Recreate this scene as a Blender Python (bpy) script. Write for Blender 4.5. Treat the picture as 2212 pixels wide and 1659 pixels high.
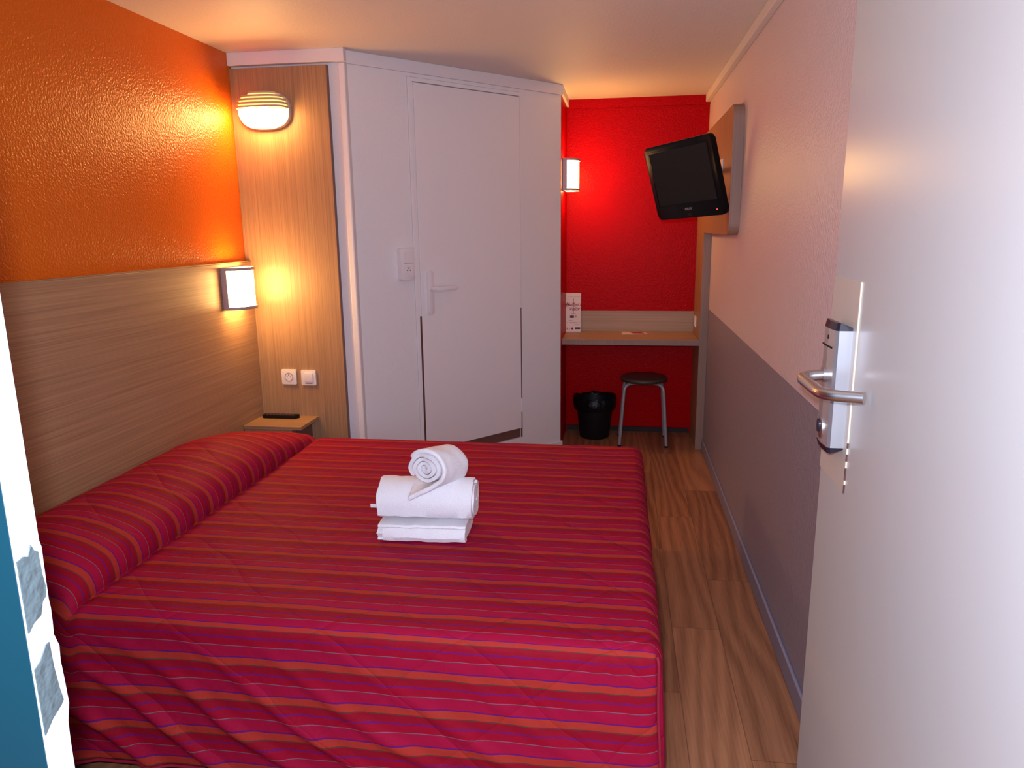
import bpy, bmesh, math, random
from math import sin, cos, pi, sqrt, atan2
from mathutils import Vector, Matrix, noise
random.seed(4)
for o in list(bpy.data.objects): bpy.data.objects.remove(o)
SC = bpy.context.scene
COL = SC.collection

# ---------------------------------------------------------------- camera
CAMZ = 1.47
yaw, pit, rol, FPX = -0.1461, -0.2106, -0.0123, 1577.36
fw = Vector((sin(yaw)*cos(pit), cos(yaw)*cos(pit), sin(pit)))
rt = Vector((cos(yaw), -sin(yaw), 0)); up = rt.cross(fw)
r2 = rt*cos(rol)+up*sin(rol); u2 = -rt*sin(rol)+up*cos(rol)
cam = bpy.data.cameras.new('camera'); cam.sensor_width = 36; cam.lens = FPX/2212*36; cam.clip_start = 0.02
camo = bpy.data.objects.new('camera', cam); COL.objects.link(camo)
camo.matrix_world = Matrix(((r2.x, u2.x, -fw.x, 0), (r2.y, u2.y, -fw.y, 0), (r2.z, u2.z, -fw.z, CAMZ), (0, 0, 0, 1)))
SC.camera = camo

# ---------------------------------------------------------------- world, lights, exposure
w = bpy.data.worlds.new('daylight_outside'); SC.world = w; w.use_nodes = True
w.node_tree.nodes['Background'].inputs[0].default_value = (0.62, 0.78, 1.0, 1)
w.node_tree.nodes['Background'].inputs[1].default_value = 0.25
SC.view_settings.view_transform = 'Standard'; SC.view_settings.look = 'None'
SC.view_settings.exposure = 0.62; SC.view_settings.gamma = 1; SC.view_settings.use_curve_mapping = False

def light(name, kind, loc, energy, col, size=0.1, target=None, sy=None):
    l = bpy.data.lights.new(name, kind); l.energy = energy; l.color = col
    if kind == 'AREA':
        l.size = size
        if sy: l.shape = 'RECTANGLE'; l.size_y = sy
    else: l.shadow_soft_size = size
    o = bpy.data.objects.new(name, l); COL.objects.link(o); o.location = loc
    if target: o.rotation_euler = (Vector(target)-Vector(loc)).to_track_quat('-Z', 'Y').to_euler()
    return o
FLASH = 84.0; DAY = 17.0; LAMP = 27.0
WARM = (1.0, 0.54, 0.17)
light('camera_flash', 'POINT', (-0.03, 0.0, 1.545), FLASH, (0.80, 0.80, 1.0), 0.02)
light('doorway_daylight', 'AREA', (-0.1, -0.7, 1.5), DAY, (0.66, 0.78, 1.0), 1.3, (-0.1, 2, 1.2), 1.9)

# ---------------------------------------------------------------- materials
def mat(name, col, rough=0.6, metal=0.0, spec=0.5, bump=None, emit=None, grain=None, coat=0.0):
    m = bpy.data.materials.new(name); m.use_nodes = True
    nt = m.node_tree; b = nt.nodes['Principled BSDF']
    b.inputs['Base Color'].default_value = (*col, 1); b.inputs['Roughness'].default_value = rough
    b.inputs['Metallic'].default_value = metal; b.inputs['Specular IOR Level'].default_value = spec
    b.inputs['Coat Weight'].default_value = coat
    tc = nt.nodes.new('ShaderNodeTexCoord')
    def noise_(scale, mapping=None, detail=2.0):
        n = nt.nodes.new('ShaderNodeTexNoise'); n.inputs['Scale'].default_value = scale; n.inputs['Detail'].default_value = detail
        src = tc.outputs['Object']
        if mapping:
            mp = nt.nodes.new('ShaderNodeMapping'); mp.inputs['Scale'].default_value = mapping
            nt.links.new(src, mp.inputs[0]); src = mp.outputs[0]
        nt.links.new(src, n.inputs['Vector']); return n
    if bump:
        sc_, st, di = bump
        n = noise_(sc_); bp = nt.nodes.new('ShaderNodeBump'); bp.inputs['Strength'].default_value = st; bp.inputs['Distance'].default_value = di
        nt.links.new(n.outputs[0], bp.inputs['Height']); nt.links.new(bp.outputs[0], b.inputs['Normal'])
    if grain:
        gmap, c2 = grain
        n = noise_(1.0, gmap, 4.0); n2 = noise_(1.0, tuple(g*0.45 for g in gmap), 2.0)
        ad = nt.nodes.new('ShaderNodeMath'); ad.operation = 'ADD'; nt.links.new(n.outputs[0], ad.inputs[0]); nt.links.new(n2.outputs[0], ad.inputs[1])
        cr = nt.nodes.new('ShaderNodeValToRGB'); cr.color_ramp.elements[0].position = 0.36; cr.color_ramp.elements[1].position = 0.64
        hf = nt.nodes.new('ShaderNodeMath'); hf.operation = 'MULTIPLY'; hf.inputs[1].default_value = 0.5
        nt.links.new(ad.outputs[0], hf.inputs[0])
        cr.color_ramp.elements[0].color = (*c2, 1); cr.color_ramp.elements[1].color = (*col, 1)
        nt.links.new(hf.outputs[0], cr.inputs[0]); nt.links.new(cr.outputs[0], b.inputs['Base Color'])
    if emit:
        b.inputs['Emission Color'].default_value = (*emit[0], 1); b.inputs['Emission Strength'].default_value = emit[1]
    return m

STIP = (150.0, 0.55, 0.004)
M = {}
M['orange'] = mat('orange_paint', (0.66, 0.122, 0.002), 0.36, spec=0.30, bump=(110.0, 0.8, 0.005))
M['red'] = mat('red_paint', (0.44, 0.0005, 0.002), 0.34, spec=0.05, bump=(110.0, 0.5, 0.004))
M['ceil'] = mat('ceiling_paint', (0.76, 0.72, 0.66), 0.6, bump=(90.0, 0.35, 0.004))
M['podwall'] = mat('white_stipple_paint', (0.83, 0.82, 0.82), 0.5, bump=(120.0, 0.4, 0.004))
M['white'] = mat('white_lacquer', (0.86, 0.84, 0.84), 0.4)
M['plastic'] = mat('white_plastic', (0.82, 0.79, 0.79), 0.35)
M['trimw'] = mat('white_trim_paint', (0.80, 0.78, 0.78), 0.5)
# right wall in two colours of paint
m = mat('two_tone_stipple_paint', (0.72, 0.62, 0.56), 0.42, bump=(110.0, 0.55, 0.004)); nt = m.node_tree
g = nt.nodes.new('ShaderNodeNewGeometry'); sx = nt.nodes.new('ShaderNodeSeparateXYZ'); nt.links.new(g.outputs['Position'], sx.inputs[0])
gt = nt.nodes.new('ShaderNodeMath'); gt.operation = 'GREATER_THAN'; gt.inputs[1].default_value = 0.944; nt.links.new(sx.outputs[2], gt.inputs[0])
mx = nt.nodes.new('ShaderNodeMix'); mx.data_type = 'RGBA'; mx.inputs[6].default_value = (0.30, 0.27, 0.32, 1); mx.inputs[7].default_value = (0.72, 0.62, 0.63, 1)
nt.links.new(gt.outputs[0], mx.inputs[0]); nt.links.new(mx.outputs[2], nt.nodes['Principled BSDF'].inputs['Base Color'])
M['twotone'] = m
M['greybase'] = mat('grey_vinyl_skirting', (0.26, 0.25, 0.33), 0.4)
M['darkbase'] = mat('dark_vinyl_skirting', (0.045, 0.028, 0.028), 0.6, spec=0.1)
WL, WD = (0.45, 0.275, 0.145), (0.31, 0.175, 0.092)
M['wood_h'] = mat('laminate_grain_along_wall', WL, 0.42, grain=((90, 3.0, 420), WD))
M['wood_v'] = mat('laminate_vertical_grain', WL, 0.42, grain=((420, 420, 3.0), WD))
M['wood_x'] = mat('laminate_cross_grain', WL, 0.42, grain=((2.2, 260, 260), WD))
M['wood_edge'] = mat('laminate_edge_band', (0.32, 0.185, 0.13), 0.5, grain=((200, 200, 3), (0.27, 0.15, 0.10)))
M['brown_edge'] = mat('brown_edge_strip', (0.16, 0.075, 0.06), 0.5)  # plain brown for edge band, threshold, side panel and keypad
M['brown'] = mat('brown_seal_and_gap_shade', (0.12, 0.05, 0.045), 0.5)  # rubber seal colour, also the painted shade of the hinge-side gap
M['black'] = mat('black_gloss_plastic', (0.005, 0.004, 0.005), 0.25, spec=0.1)
M['blackm'] = mat('black_matt_plastic', (0.008, 0.007, 0.008), 0.5, spec=0.25)
M['screen'] = mat('tv_screen_glass', (0.006, 0.005, 0.005), 0.4, spec=0.2)
M['bag'] = mat('black_bin_liner', (0.005, 0.005, 0.006), 0.35, spec=0.25, bump=(45.0, 0.4, 0.015))
M['steel'] = mat('brushed_steel', (0.62, 0.60, 0.60), 0.30, metal=1.0)
M['alu'] = mat('anodised_aluminium', (0.66, 0.68, 0.72), 0.38, metal=0.85)
M['capdark'] = mat('dark_blue_grey_cap', (0.018, 0.016, 0.03), 0.3)
M['doorp'] = mat('beige_door_paint', (0.60, 0.62, 0.60), 0.28)
M['plate'] = mat('beige_cover_plate', (0.66, 0.61, 0.52), 0.35)
M['cream'] = mat('cream_edge_line', (0.9, 0.80, 0.6), 0.4)
M['greyleg'] = mat('grey_painted_tube', (0.30, 0.26, 0.27), 0.3)
M['stoolseat'] = mat('dark_brown_stool_seat', (0.075, 0.035, 0.03), 0.4)
M['stooledge'] = mat('stool_edge_band', (0.03, 0.03, 0.015), 0.4)
M['frame'] = mat('bronze_grey_lamp_frame', (0.42, 0.33, 0.33), 0.4)
M['paper'] = mat('white_card', (0.80, 0.66, 0.62), 0.6)
M['inkred'] = mat('red_ink', (0.40, 0.02, 0.03), 0.6)
M['inkdark'] = mat('dark_ink', (0.05, 0.02, 0.03), 0.6)
M['inkgrey'] = mat('grey_ink', (0.33, 0.22, 0.24), 0.6)
M['inkor'] = mat('orange_ink', (0.7, 0.22, 0.03), 0.6)
M['inkpur'] = mat('purple_ink', (0.08, 0.02, 0.12), 0.6)
M['logo'] = mat('grey_logo_ink', (0.28, 0.24, 0.25), 0.4)
M['led'] = mat('red_standby_light', (0.8, 0.02, 0.02), 0.4, emit=((1, 0.05, 0.03), 2.5))
M['glow'] = mat('lit_opal_diffuser', (0.9, 0.85, 0.75), 0.5, emit=(WARM, LAMP))
M['glow2'] = mat('lit_opal_glass', (0.9, 0.85, 0.75), 0.5, emit=(WARM, LAMP*1.9))
M['glow3'] = mat('lit_glass_behind_hood', (0.5, 0.4, 0.2), 0.5, emit=((1.0, 0.62, 0.10), 1.5))
M['louvre'] = mat('lamp_louvre_plastic', (0.55, 0.42, 0.36), 0.45)
M['jambw'] = mat('white_gloss_frame_edge', (0.85, 0.87, 0.92), 0.3)
M['strike'] = mat('worn_bare_metal', (0.13, 0.185, 0.19), 0.5, metal=0.2, bump=(60.0, 0.5, 0.01))
M['mattress'] = mat('mattress_ticking', (0.35, 0.33, 0.30), 0.8)
M['bedbase'] = mat('dark_bed_base_cloth', (0.05, 0.035, 0.025), 0.8)
# teal outer face with scuffs
m = mat('teal_paint', (0.003, 0.052, 0.078), 0.35); nt = m.node_tree
tc = nt.nodes.new('ShaderNodeTexCoord'); mp = nt.nodes.new('ShaderNodeMapping'); mp.inputs['Scale'].default_value = (18, 5, 60); mp.inputs['Rotation'].default_value = (0, 0.35, 0)
n = nt.nodes.new('ShaderNodeTexNoise'); n.inputs['Scale'].default_value = 1.0; n.inputs['Detail'].default_value = 3
cr = nt.nodes.new('ShaderNodeValToRGB'); cr.color_ramp.elements[0].position = 0.70; cr.color_ramp.elements[1].position = 0.78
cr.color_ramp.elements[0].color = (0.003, 0.052, 0.078, 1); cr.color_ramp.elements[1].color = (0.12, 0.26, 0.32, 1)
nt.links.new(tc.outputs['Object'], mp.inputs[0]); nt.links.new(mp.outputs[0], n.inputs['Vector']); nt.links.new(n.outputs[0], cr.inputs[0]); nt.links.new(cr.outputs[0], nt.nodes['Principled BSDF'].inputs['Base Color'])
M['teal'] = m
# terry cloth
m = mat('white_terry_cloth', (0.93, 0.91, 0.93), 0.95, spec=0.1, bump=(420.0, 0.7, 0.004)); M['terry'] = m

# wood look vinyl planks running along Y
m = bpy.data.materials.new('oak_look_vinyl'); m.use_nodes = True; nt = m.node_tree; b = nt.nodes['Principled BSDF']; b.inputs['Roughness'].default_value = 0.42
N = lambda t: nt.nodes.new(t)
def mth(op, a, bb=None, c=None):
    q = N('ShaderNodeMath'); q.operation = op
    for i, v in enumerate((a, bb, c)):
        if v is None: continue
        if isinstance(v, (int, float)): q.inputs[i].default_value = v
        else: nt.links.new(v, q.inputs[i])
    return q.outputs[0]
geo = N('ShaderNodeNewGeometry'); sp = N('ShaderNodeSeparateXYZ'); nt.links.new(geo.outputs['Position'], sp.inputs[0])
PW, PL = 0.173, 1.085
u = mth('DIVIDE', mth('SUBTRACT', sp.outputs[0], 0.393-PW*20), PW); row = mth('FLOOR', u)
odd = mth('MODULO', row, 2.0)
v = mth('DIVIDE', mth('ADD', mth('SUBTRACT', sp.outputs[1], 1.86-PL*10), mth('MULTIPLY', mth('SUBTRACT', 20.0, row), 0.40)), PL)
pl = mth('FLOOR', v)
cv = N('ShaderNodeCombineXYZ'); nt.links.new(row, cv.inputs[0]); nt.links.new(pl, cv.inputs[1])
wn = N('ShaderNodeTexWhiteNoise'); nt.links.new(cv.outputs[0], wn.inputs[0])
mp = N('ShaderNodeMapping'); mp.inputs['Scale'].default_value = (7.0, 1.15, 1); nt.links.new(geo.outputs['Position'], mp.inputs[0])
off = N('ShaderNodeVectorMath'); off.operation = 'MULTIPLY_ADD'; nt.links.new(wn.outputs['Color'], off.inputs[0]); off.inputs[1].default_value = (30, 30, 30); nt.links.new(mp.outputs[0], off.inputs[2])
wv = N('ShaderNodeTexWave'); wv.wave_type = 'BANDS'; wv.bands_direction = 'X'; wv.inputs['Scale'].default_value = 0.9; wv.inputs['Distortion'].default_value = 22; wv.inputs['Detail'].default_value = 2; wv.inputs['Detail Scale'].default_value = 0.45
nt.links.new(off.outputs[0], wv.inputs['Vector'])
mp2 = N('ShaderNodeMapping'); mp2.inputs['Scale'].default_value = (160, 5, 1); nt.links.new(geo.outputs['Position'], mp2.inputs[0])
fn = N('ShaderNodeTexNoise'); fn.inputs['Scale'].default_value = 1; fn.inputs['Detail'].default_value = 4; nt.links.new(mp2.outputs[0], fn.inputs['Vector'])
val = mth('ADD', mth('MULTIPLY', wv.outputs['Fac'], 0.22), mth('ADD', mth('MULTIPLY', fn.outputs[0], 0.55), mth('MULTIPLY', wn.outputs['Value'], 0.36)))
cr = N('ShaderNodeValToRGB'); e = cr.color_ramp.elements; e[0].position = 0.2; e[1].position = 0.85
e[0].color = (0.15, 0.055, 0.025, 1); e[1].color = (0.48, 0.215, 0.10, 1)
nt.links.new(val, cr.inputs[0])
fu = mth('FRACT', u); fv = mth('FRACT', v)
du = mth('MULTIPLY', mth('MINIMUM', fu, mth('SUBTRACT', 1.0, fu)), PW); dv = mth('MULTIPLY', mth('MINIMUM', fv, mth('SUBTRACT', 1.0, fv)), PL)
seam = mth('LESS_THAN', mth('MINIMUM', du, dv), 0.0013)
mx = N('ShaderNodeMix'); mx.data_type = 'RGBA'; nt.links.new(mth('MULTIPLY', seam, 0.6), mx.inputs[0]); nt.links.new(cr.outputs[0], mx.inputs[6]); mx.inputs[7].default_value = (0.09, 0.04, 0.02, 1)
nt.links.new(mx.outputs[2], b.inputs['Base Color'])
M['floor'] = m

# striped quilted bedspread; UV = (distance along the stripe, distance across the stripes)
m = bpy.data.materials.new('striped_quilted_cotton'); m.use_nodes = True; nt = m.node_tree; b = nt.nodes['Principled BSDF']
b.inputs['Roughness'].default_value = 0.62; b.inputs['Specular IOR Level'].default_value = 0.05
uv = N('ShaderNodeUVMap'); sp = N('ShaderNodeSeparateXYZ'); nt.links.new(uv.outputs[0], sp.inputs[0])
wob = N('ShaderNodeTexNoise'); wob.inputs['Scale'].default_value = 7; wob.inputs['Detail'].default_value = 2; nt.links.new(uv.outputs[0], wob.inputs['Vector'])
tt = mth('ADD', sp.outputs[1], mth('MULTIPLY', mth('SUBTRACT', wob.outputs[0], 0.5), 0.010))
fr = mth('FRACT', mth('ADD', mth('DIVIDE', mth('MULTIPLY', tt, -1.0), 0.1007), 0.06))
cr = N('ShaderNodeValToRGB'); cr.color_ramp.interpolation = 'CONSTANT'
PINK = (0.345, 0.007, 0.040); CRI = (0.32, 0.005, 0.024); DCR = (0.28, 0.006, 0.020); ORA = (0.40, 0.034, 0.024); BLU = (0.13, 0.010, 0.13); LBL = (0.30, 0.10, 0.17); OLV = (0.10, 0.045, 0.03)
stops = [(0, BLU), (0.036, ORA), (0.225, OLV), (0.252, DCR), (0.44, CRI), (0.452, BLU), (0.472, CRI), (0.483, BLU), (0.503, CRI), (0.70, LBL), (0.716, OLV), (0.73, PINK)]
els = cr.color_ramp.elements
els[0].position = 0; els[0].color = (*BLU, 1); els[1].position = stops[1][0]; els[1].color = (*ORA, 1)
for p_, c_ in stops[2:]:
    q = els.new(p_); q.color = (*c_, 1)
nt.links.new(fr, cr.inputs[0]); nt.links.new(cr.outputs[0], b.inputs['Base Color'])
# quilting lines (diagonals) as bump, plus small puckers
ln = None
wob2 = N('ShaderNodeTexNoise'); wob2.inputs['Scale'].default_value = 2.2; nt.links.new(uv.outputs[0], wob2.inputs['Vector'])
wo = mth('MULTIPLY', mth('SUBTRACT', wob2.outputs[0], 0.5), 0.16)
for sg in (1, -1):
    a = mth('DIVIDE', mth('ADD', mth('ADD', mth('MULTIPLY', sp.outputs[0], 0.8), mth('MULTIPLY', sp.outputs[1], sg*1.0)), wo), 0.30)
    f_ = mth('FRACT', a); d_ = mth('MINIMUM', f_, mth('SUBTRACT', 1.0, f_))
    h_ = mth('MINIMUM', mth('MULTIPLY', d_, 14.0), 1.0); h_ = mth('POWER', h_, 0.5)
    ln = h_ if ln is None else mth('MINIMUM', ln, h_)
pk = N('ShaderNodeTexNoise'); pk.inputs['Scale'].default_value = 16; pk.inputs['Detail'].default_value = 4; nt.links.new(uv.outputs[0], pk.inputs['Vector'])
hh = mth('ADD', mth('MULTIPLY', ln, 0.6), mth('MULTIPLY', pk.outputs[0], 1.1))
bp = N('ShaderNodeBump'); bp.inputs['Strength'].default_value = 0.45; bp.inputs['Distance'].default_value = 0.010
nt.links.new(hh, bp.inputs['Height']); nt.links.new(bp.outputs[0], b.inputs['Normal'])
M['quilt'] = m
M['piping'] = mat('crimson_piping', (0.30, 0.006, 0.03), 0.6)

# ---------------------------------------------------------------- object helpers
def obj(name, bm, material, parent=None, origin=None, smooth=False, mats=None):
    me = bpy.data.meshes.new(name)
    if origin is None: origin = parent.get('_o') if parent is not None and parent.get('_o') else (0, 0, 0)
    O = Vector(origin)
    bmesh.ops.recalc_face_normals(bm, faces=bm.faces[:])
    bmesh.ops.translate(bm, verts=bm.verts[:], vec=-O)
    bm.to_mesh(me); bm.free()
    for mm in (mats or [material]): me.materials.append(mm)
    if smooth:
        for p in me.polygons: p.use_smooth = True
        me.set_sharp_from_angle(angle=math.radians(40))
    o = bpy.data.objects.new(name, me); COL.objects.link(o)
    OO[o.name] = O
    if parent is not None:
        o.parent = parent; o.location = O - OO[parent.name]
    else: o.location = O
    return o
OO = {}
def thing(name, label, cat, loc, group=None):
    o = bpy.data.objects.new(name, None); COL.objects.link(o); o.location = loc; o.empty_display_size = 0.05
    OO[o.name] = Vector(loc); o['label'] = label; o['category'] = cat
    if group: o['group'] = group
    return o
def part(name, bm, material, parent, smooth=False, label=None, mats=None):
    o = obj(name, bm, material, parent, OO[parent.name], smooth, mats)
    if label: o['label'] = label
    return o
def tag(o, label, cat, group=None):
    o['label'] = label; o['category'] = cat
    if group: o['group'] = group
    return o
def struct(name, bm, material, origin=(0, 0, 0), mats=None, smooth=False):
    o = obj(name, bm, material, None, origin, smooth, mats); o['kind'] = 'structure'; return o

def hexa(bm, P, bevel=0.0, seg=2, mi=0):
    vs = [bm.verts.new(p) for p in P]
    fs = [bm.faces.new([vs[i] for i in q]) for q in ((0, 3, 2, 1), (4, 5, 6, 7), (0, 1, 5, 4), (1, 2, 6, 5), (2, 3, 7, 6), (3, 0, 4, 7))]
    for f in fs: f.material_index = mi
    if bevel:
        es = list({e for f in fs for e in f.edges})
        bmesh.ops.bevel(bm, geom=es, offset=bevel, segments=seg, profile=0.5, affect='EDGES')
    return bm
def box(bm, x0, x1, y0, y1, z0, z1, bevel=0.0, seg=2, mi=0):
    return hexa(bm, [(x0, y0, z0), (x1, y0, z0), (x1, y1, z0), (x0, y1, z0), (x0, y0, z1), (x1, y0, z1), (x1, y1, z1), (x0, y1, z1)], bevel, seg, mi)
def nb(): return bmesh.new()
def B(*a, **k): return box(nb(), *a, **k)
def fbox(F, a, b_, bevel=0.0, bm=None, seg=2, mi=0):
    """box between corners a and b_ in the frame F(u,v,w) -> world"""
    bm = bm or nb(); (x0, y0, z0), (x1, y1, z1) = a, b_
    return hexa(bm, [F(x0, y0, z0), F(x1, y0, z0), F(x1, y1, z0), F(x0, y1, z0), F(x0, y0, z1), F(x1, y0, z1), F(x1, y1, z1), F(x0, y1, z1)], bevel, seg, mi)
def prism(pts, F, d0, d1, bm=None, bevel=0.0):
    """pts: outline (a,b); F(a,b,d) -> world"""
    bm = bm or nb()
    lo = [bm.verts.new(F(a, c, d0)) for a, c in pts]; hi = [bm.verts.new(F(a, c, d1)) for a, c in pts]
    n = len(pts); f1 = bm.faces.new(lo[::-1]); f2 = bm.faces.new(hi)
    for i in range(n): bm.faces.new((lo[i], lo[(i+1) % n], hi[(i+1) % n], hi[i]))
    if bevel: bmesh.ops.bevel(bm, geom=list(f1.edges)+list(f2.edges), offset=bevel, segments=2, profile=0.5, affect='EDGES')
    return bm
def rrect(w_, h_, r, n=6, cx=0, cy=0):
    out = []
    for k, (sx_, sy_) in enumerate(((1, 1), (-1, 1), (-1, -1), (1, -1))):
        for i in range(n+1):
            a = pi/2*k + pi/2*i/n
            out.append((cx+sx_*(w_/2-r)+r*cos(a), cy+sy_*(h_/2-r)+r*sin(a)))
    return out
def tube(path, r, n=14, bm=None, closed=False, caps=True):
    bm = bm or nb(); P = [Vector(p) for p in path]; rings = []
    T0 = None; U = None
    for i, p in enumerate(P):
        if closed: t = (P[(i+1) % len(P)]-P[i-1]).normalized()
        else: t = ((P[min(i+1, len(P)-1)])-P[max(i-1, 0)]).normalized()
        if U is None:
            a = Vector((0, 0, 1)) if abs(t.z) < 0.9 else Vector((1, 0, 0)); U = t.cross(a).normalized()
        else: U = (U - t*U.dot(t)).normalized()
        V = t.cross(U); rr = r[i] if isinstance(r, (list, tuple)) else r
        rings.append([bm.verts.new(p+U*cos(2*pi*k/n)*rr+V*sin(2*pi*k/n)*rr) for k in range(n)])
    m_ = len(P)
    for i in range(m_ if closed else m_-1):
        A, C = rings[i], rings[(i+1) % m_]
        for k in range(n): bm.faces.new((A[k], A[(k+1) % n], C[(k+1) % n], C[k]))
    if caps and not closed: bm.faces.new(rings[0][::-1]); bm.faces.new(rings[-1])
    return bm
def smoothpath(pts, n=8):
    P = [Vector(p) for p in pts]; out = []
    for i in range(len(P)-1):
        a, b_, c, d = P[max(i-1, 0)], P[i], P[i+1], P[min(i+2, len(P)-1)]
        for k in range(n):
            t = k/n; out.append(0.5*((2*b_)+(c-a)*t+(2*a-5*b_+4*c-d)*t*t+(-a+3*b_-3*c+d)*t**3))
    out.append(P[-1]); return out
def fillet(pts, r, n=6):
    """polyline with rounded corners"""
    P = [Vector(p) for p in pts]; out = [P[0]]
    for i in range(1, len(P)-1):
        a = (P[i-1]-P[i]).normalized(); c = (P[i+1]-P[i]).normalized(); s = P[i]+a*r; e_ = P[i]+c*r
        for k in range(n+1):
            t = k/n; out.append(s*(1-t)**2+P[i]*2*t*(1-t)+e_*t*t)
    out.append(P[-1]); return out
def lathe(prof, c, n=40, bm=None):
    bm = bm or nb(); rings = []
    for r, z in prof:
        rings.append([bm.verts.new((c[0]+r*cos(2*pi*k/n), c[1]+r*sin(2*pi*k/n), c[2]+z)) for k in range(n)] if r > 1e-5 else [bm.verts.new((c[0], c[1], c[2]+z))])
    for A, C in zip(rings, rings[1:]):
        for k in range(n):
            q = [A[k % len(A)], A[(k+1) % len(A)], C[(k+1) % len(C)], C[k % len(C)]]; s = []
            for v_ in q:
                if v_ not in s: s.append(v_)
            if len(s) > 2: bm.faces.new(s)
    return bm
def text(body, size, F, d, material, parent, name='printed_text', shear=0.0, align='CENTER', bold=0.0):
    """flat lettering; F(a,b,d)->world"""
    cu = bpy.data.curves.new('t', 'FONT'); cu.body = body; cu.size = size; cu.align_x = align; cu.align_y = 'CENTER'; cu.shear = shear; cu.offset = bold; cu.resolution_u = 3
    to = bpy.data.objects.new('t', cu); COL.objects.link(to)
    bpy.context.view_layer.update()
    me = bpy.data.meshes.new_from_object(to.evaluated_get(bpy.context.evaluated_depsgraph_get()))
    bpy.data.objects.remove(to); bm = nb(); bm.from_mesh(me); bpy.data.meshes.remove(me)
    for v_ in bm.verts: v_.co = F(v_.co.x, v_.co.y, d)
    return part(name, bm, material, parent)

# ---------------------------------------------------------------- dimensions (metres)
XL, XR, YW, HC = -1.90, 0.576, 3.60, 2.314
YP = 3.561                      # face of the wood panel on the end wall
P1, P2 = Vector((-1.32, 3.621, 0)), Vector((-0.369, 4.704, 0))
E_ = (P2-P1).normalized(); NR = Vector((E_.y, -E_.x, 0))
def pod(t, d, z): return P1+E_*t+NR*d+Vector((0, 0, z))
PLEN = (P2-P1).length
XA, YA = -0.37, 5.25            # alcove side wall and back wall
YE = 0.62                       # entrance wall

# ---------------------------------------------------------------- setting
struct('floor', B(-2.1, 0.75, -1.2, 5.4, -0.06, 0), M['floor'])
struct('ceiling', B(-2.1, 0.75, 0.62, 5.4, HC, HC+0.06), M['ceil'])
struct('wall_left', B(XL-0.08, XL, 0.62, 3.7, 0, HC), M['orange'])
struct('wall_right', B(XR, XR+0.08, 0.62, 5.35, 0, HC), M['twotone'])
bm = nb()
box(bm, XL, -1.32, YW-0.012, YW+0.06, 0, HC)
struct('wall_end', bm, M['podwall'])
# diagonal shower-room wall with its door opening
DT0, DT1, DZ = 0.335, 1.106, 2.238
bm = nb()
fbox(pod, (0, -0.05, 0), (DT0, 0, HC), bm=bm); fbox(pod, (DT1, -0.05, 0), (PLEN, 0, HC), bm=bm); fbox(pod, (DT0, -0.05, DZ), (DT1, 0, HC), bm=bm); fbox(pod, (DT0, -0.05, 0), (DT1, 0.0, 0.163), bm=bm)
struct('wall_diagonal', bm, M['podwall'])
struct('wall_alcove_left', B(XA-0.05, XA, 4.725, 5.3, 0, HC), M['red'])
struct('wall_alcove_back', B(XA-0.05, XR+0.05, YA, YA+0.06, 0, HC), M['red'])
# entrance wall around the doorway: panel beside the frame, lintel
struct('wall_entrance', B(XL-0.08, -0.717, 0.62, 0.70, 0, HC), M['teal'])
struct('wall_lintel', B(-0.717, XR+0.08, 0.62, 0.70, 2.08, HC), M['podwall'])

# cover bands under the ceiling
BZ = 2.255
struct('trim_1', B(XL, -1.31, YW-0.05, YW-0.012, BZ, HC, bevel=0.002), M['trimw'])
struct('trim_2', fbox(pod, (-0.012, 0, BZ), (PLEN+0.005, 0.014, HC), bevel=0.002), M['trimw'])
struct('trim_3', B(XA, XA+0.014, 4.70, YA, BZ+0.012, HC), M['trimw'])
struct('trim_4', B(XA+0.014, XR, YA-0.014, YA, BZ+0.0, HC), M['red'])
struct('trim_5', B(XR-0.03, XR, 0.71, YA-0.014, BZ+0.012, HC, bevel=0.004), M['ceil'])
# strip between the end wall and the diagonal wall
bm = nb(); box(bm, -1.352, -1.318, YW-0.022, YW+0.01, 0, BZ, bevel=0.006); struct('trim_6', bm, M['podwall'])
# skirting
struct('baseboard_right', B(XR-0.012, XR, 0.72, 4.83, 0, 0.075, bevel=0.004), M['greybase'])
struct('baseboard_back', B(XA, XR-0.06, YA-0.010, YA, 0, 0.035), M['darkbase'])
struct('baseboard_diagonal', fbox(pod, (DT1+0.02, 0, 0), (PLEN+0.01, 0.012, 0.072), bevel=0.003), M['trimw'])
struct('trim_7', B(XA, XA+0.006, YA-0.012, YA, 0.0, BZ), M['red'])

# ---------------------------------------------------------------- shower-room door (door_2)
d2 = struct('door_2', fbox(pod, (0.374, -0.03, 0.226), (1.096, 0.004, 2.212), bevel=0.002), M['white'])
bm = nb()
fbox(pod, (0.337, -0.04, 0.163), (0.360, 0.007, 2.236), bevel=0.002, bm=bm); fbox(pod, (0.360, -0.04, 0.163), (0.372, 0.001, 2.222), bm=bm)
fbox(pod, (0.360, -0.04, 2.216), (1.104, 0.007, 2.236), bevel=0.002, bm=bm); fbox(pod, (1.098, -0.04, 0.163), (1.104, 0.0, 2.216), bm=bm)
part('door_frame', bm, M['white'], d2)
part('seal_strip', fbox(pod, (0.3605, 0.0005, 0.166), (0.3725, 0.005, 1.0)), M['brown'], d2, label='brown seal strip')
part('hinge_gap_shade', fbox(pod, (1.0965, -0.004, 0.42), (1.1045, 0.0012, 0.99)), M['brown'], d2, label='dark strip painted as the shade in the gap beside the hinges')  # solid brown strip, its colour stands in for shade in the gap
part('hinge_gap_shade', fbox(pod, (1.0965, -0.004, 0.166), (1.1045, 0.0012, 0.33)), M['brown'], d2, label='dark strip painted as the gap shade below the lower hinge')
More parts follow.
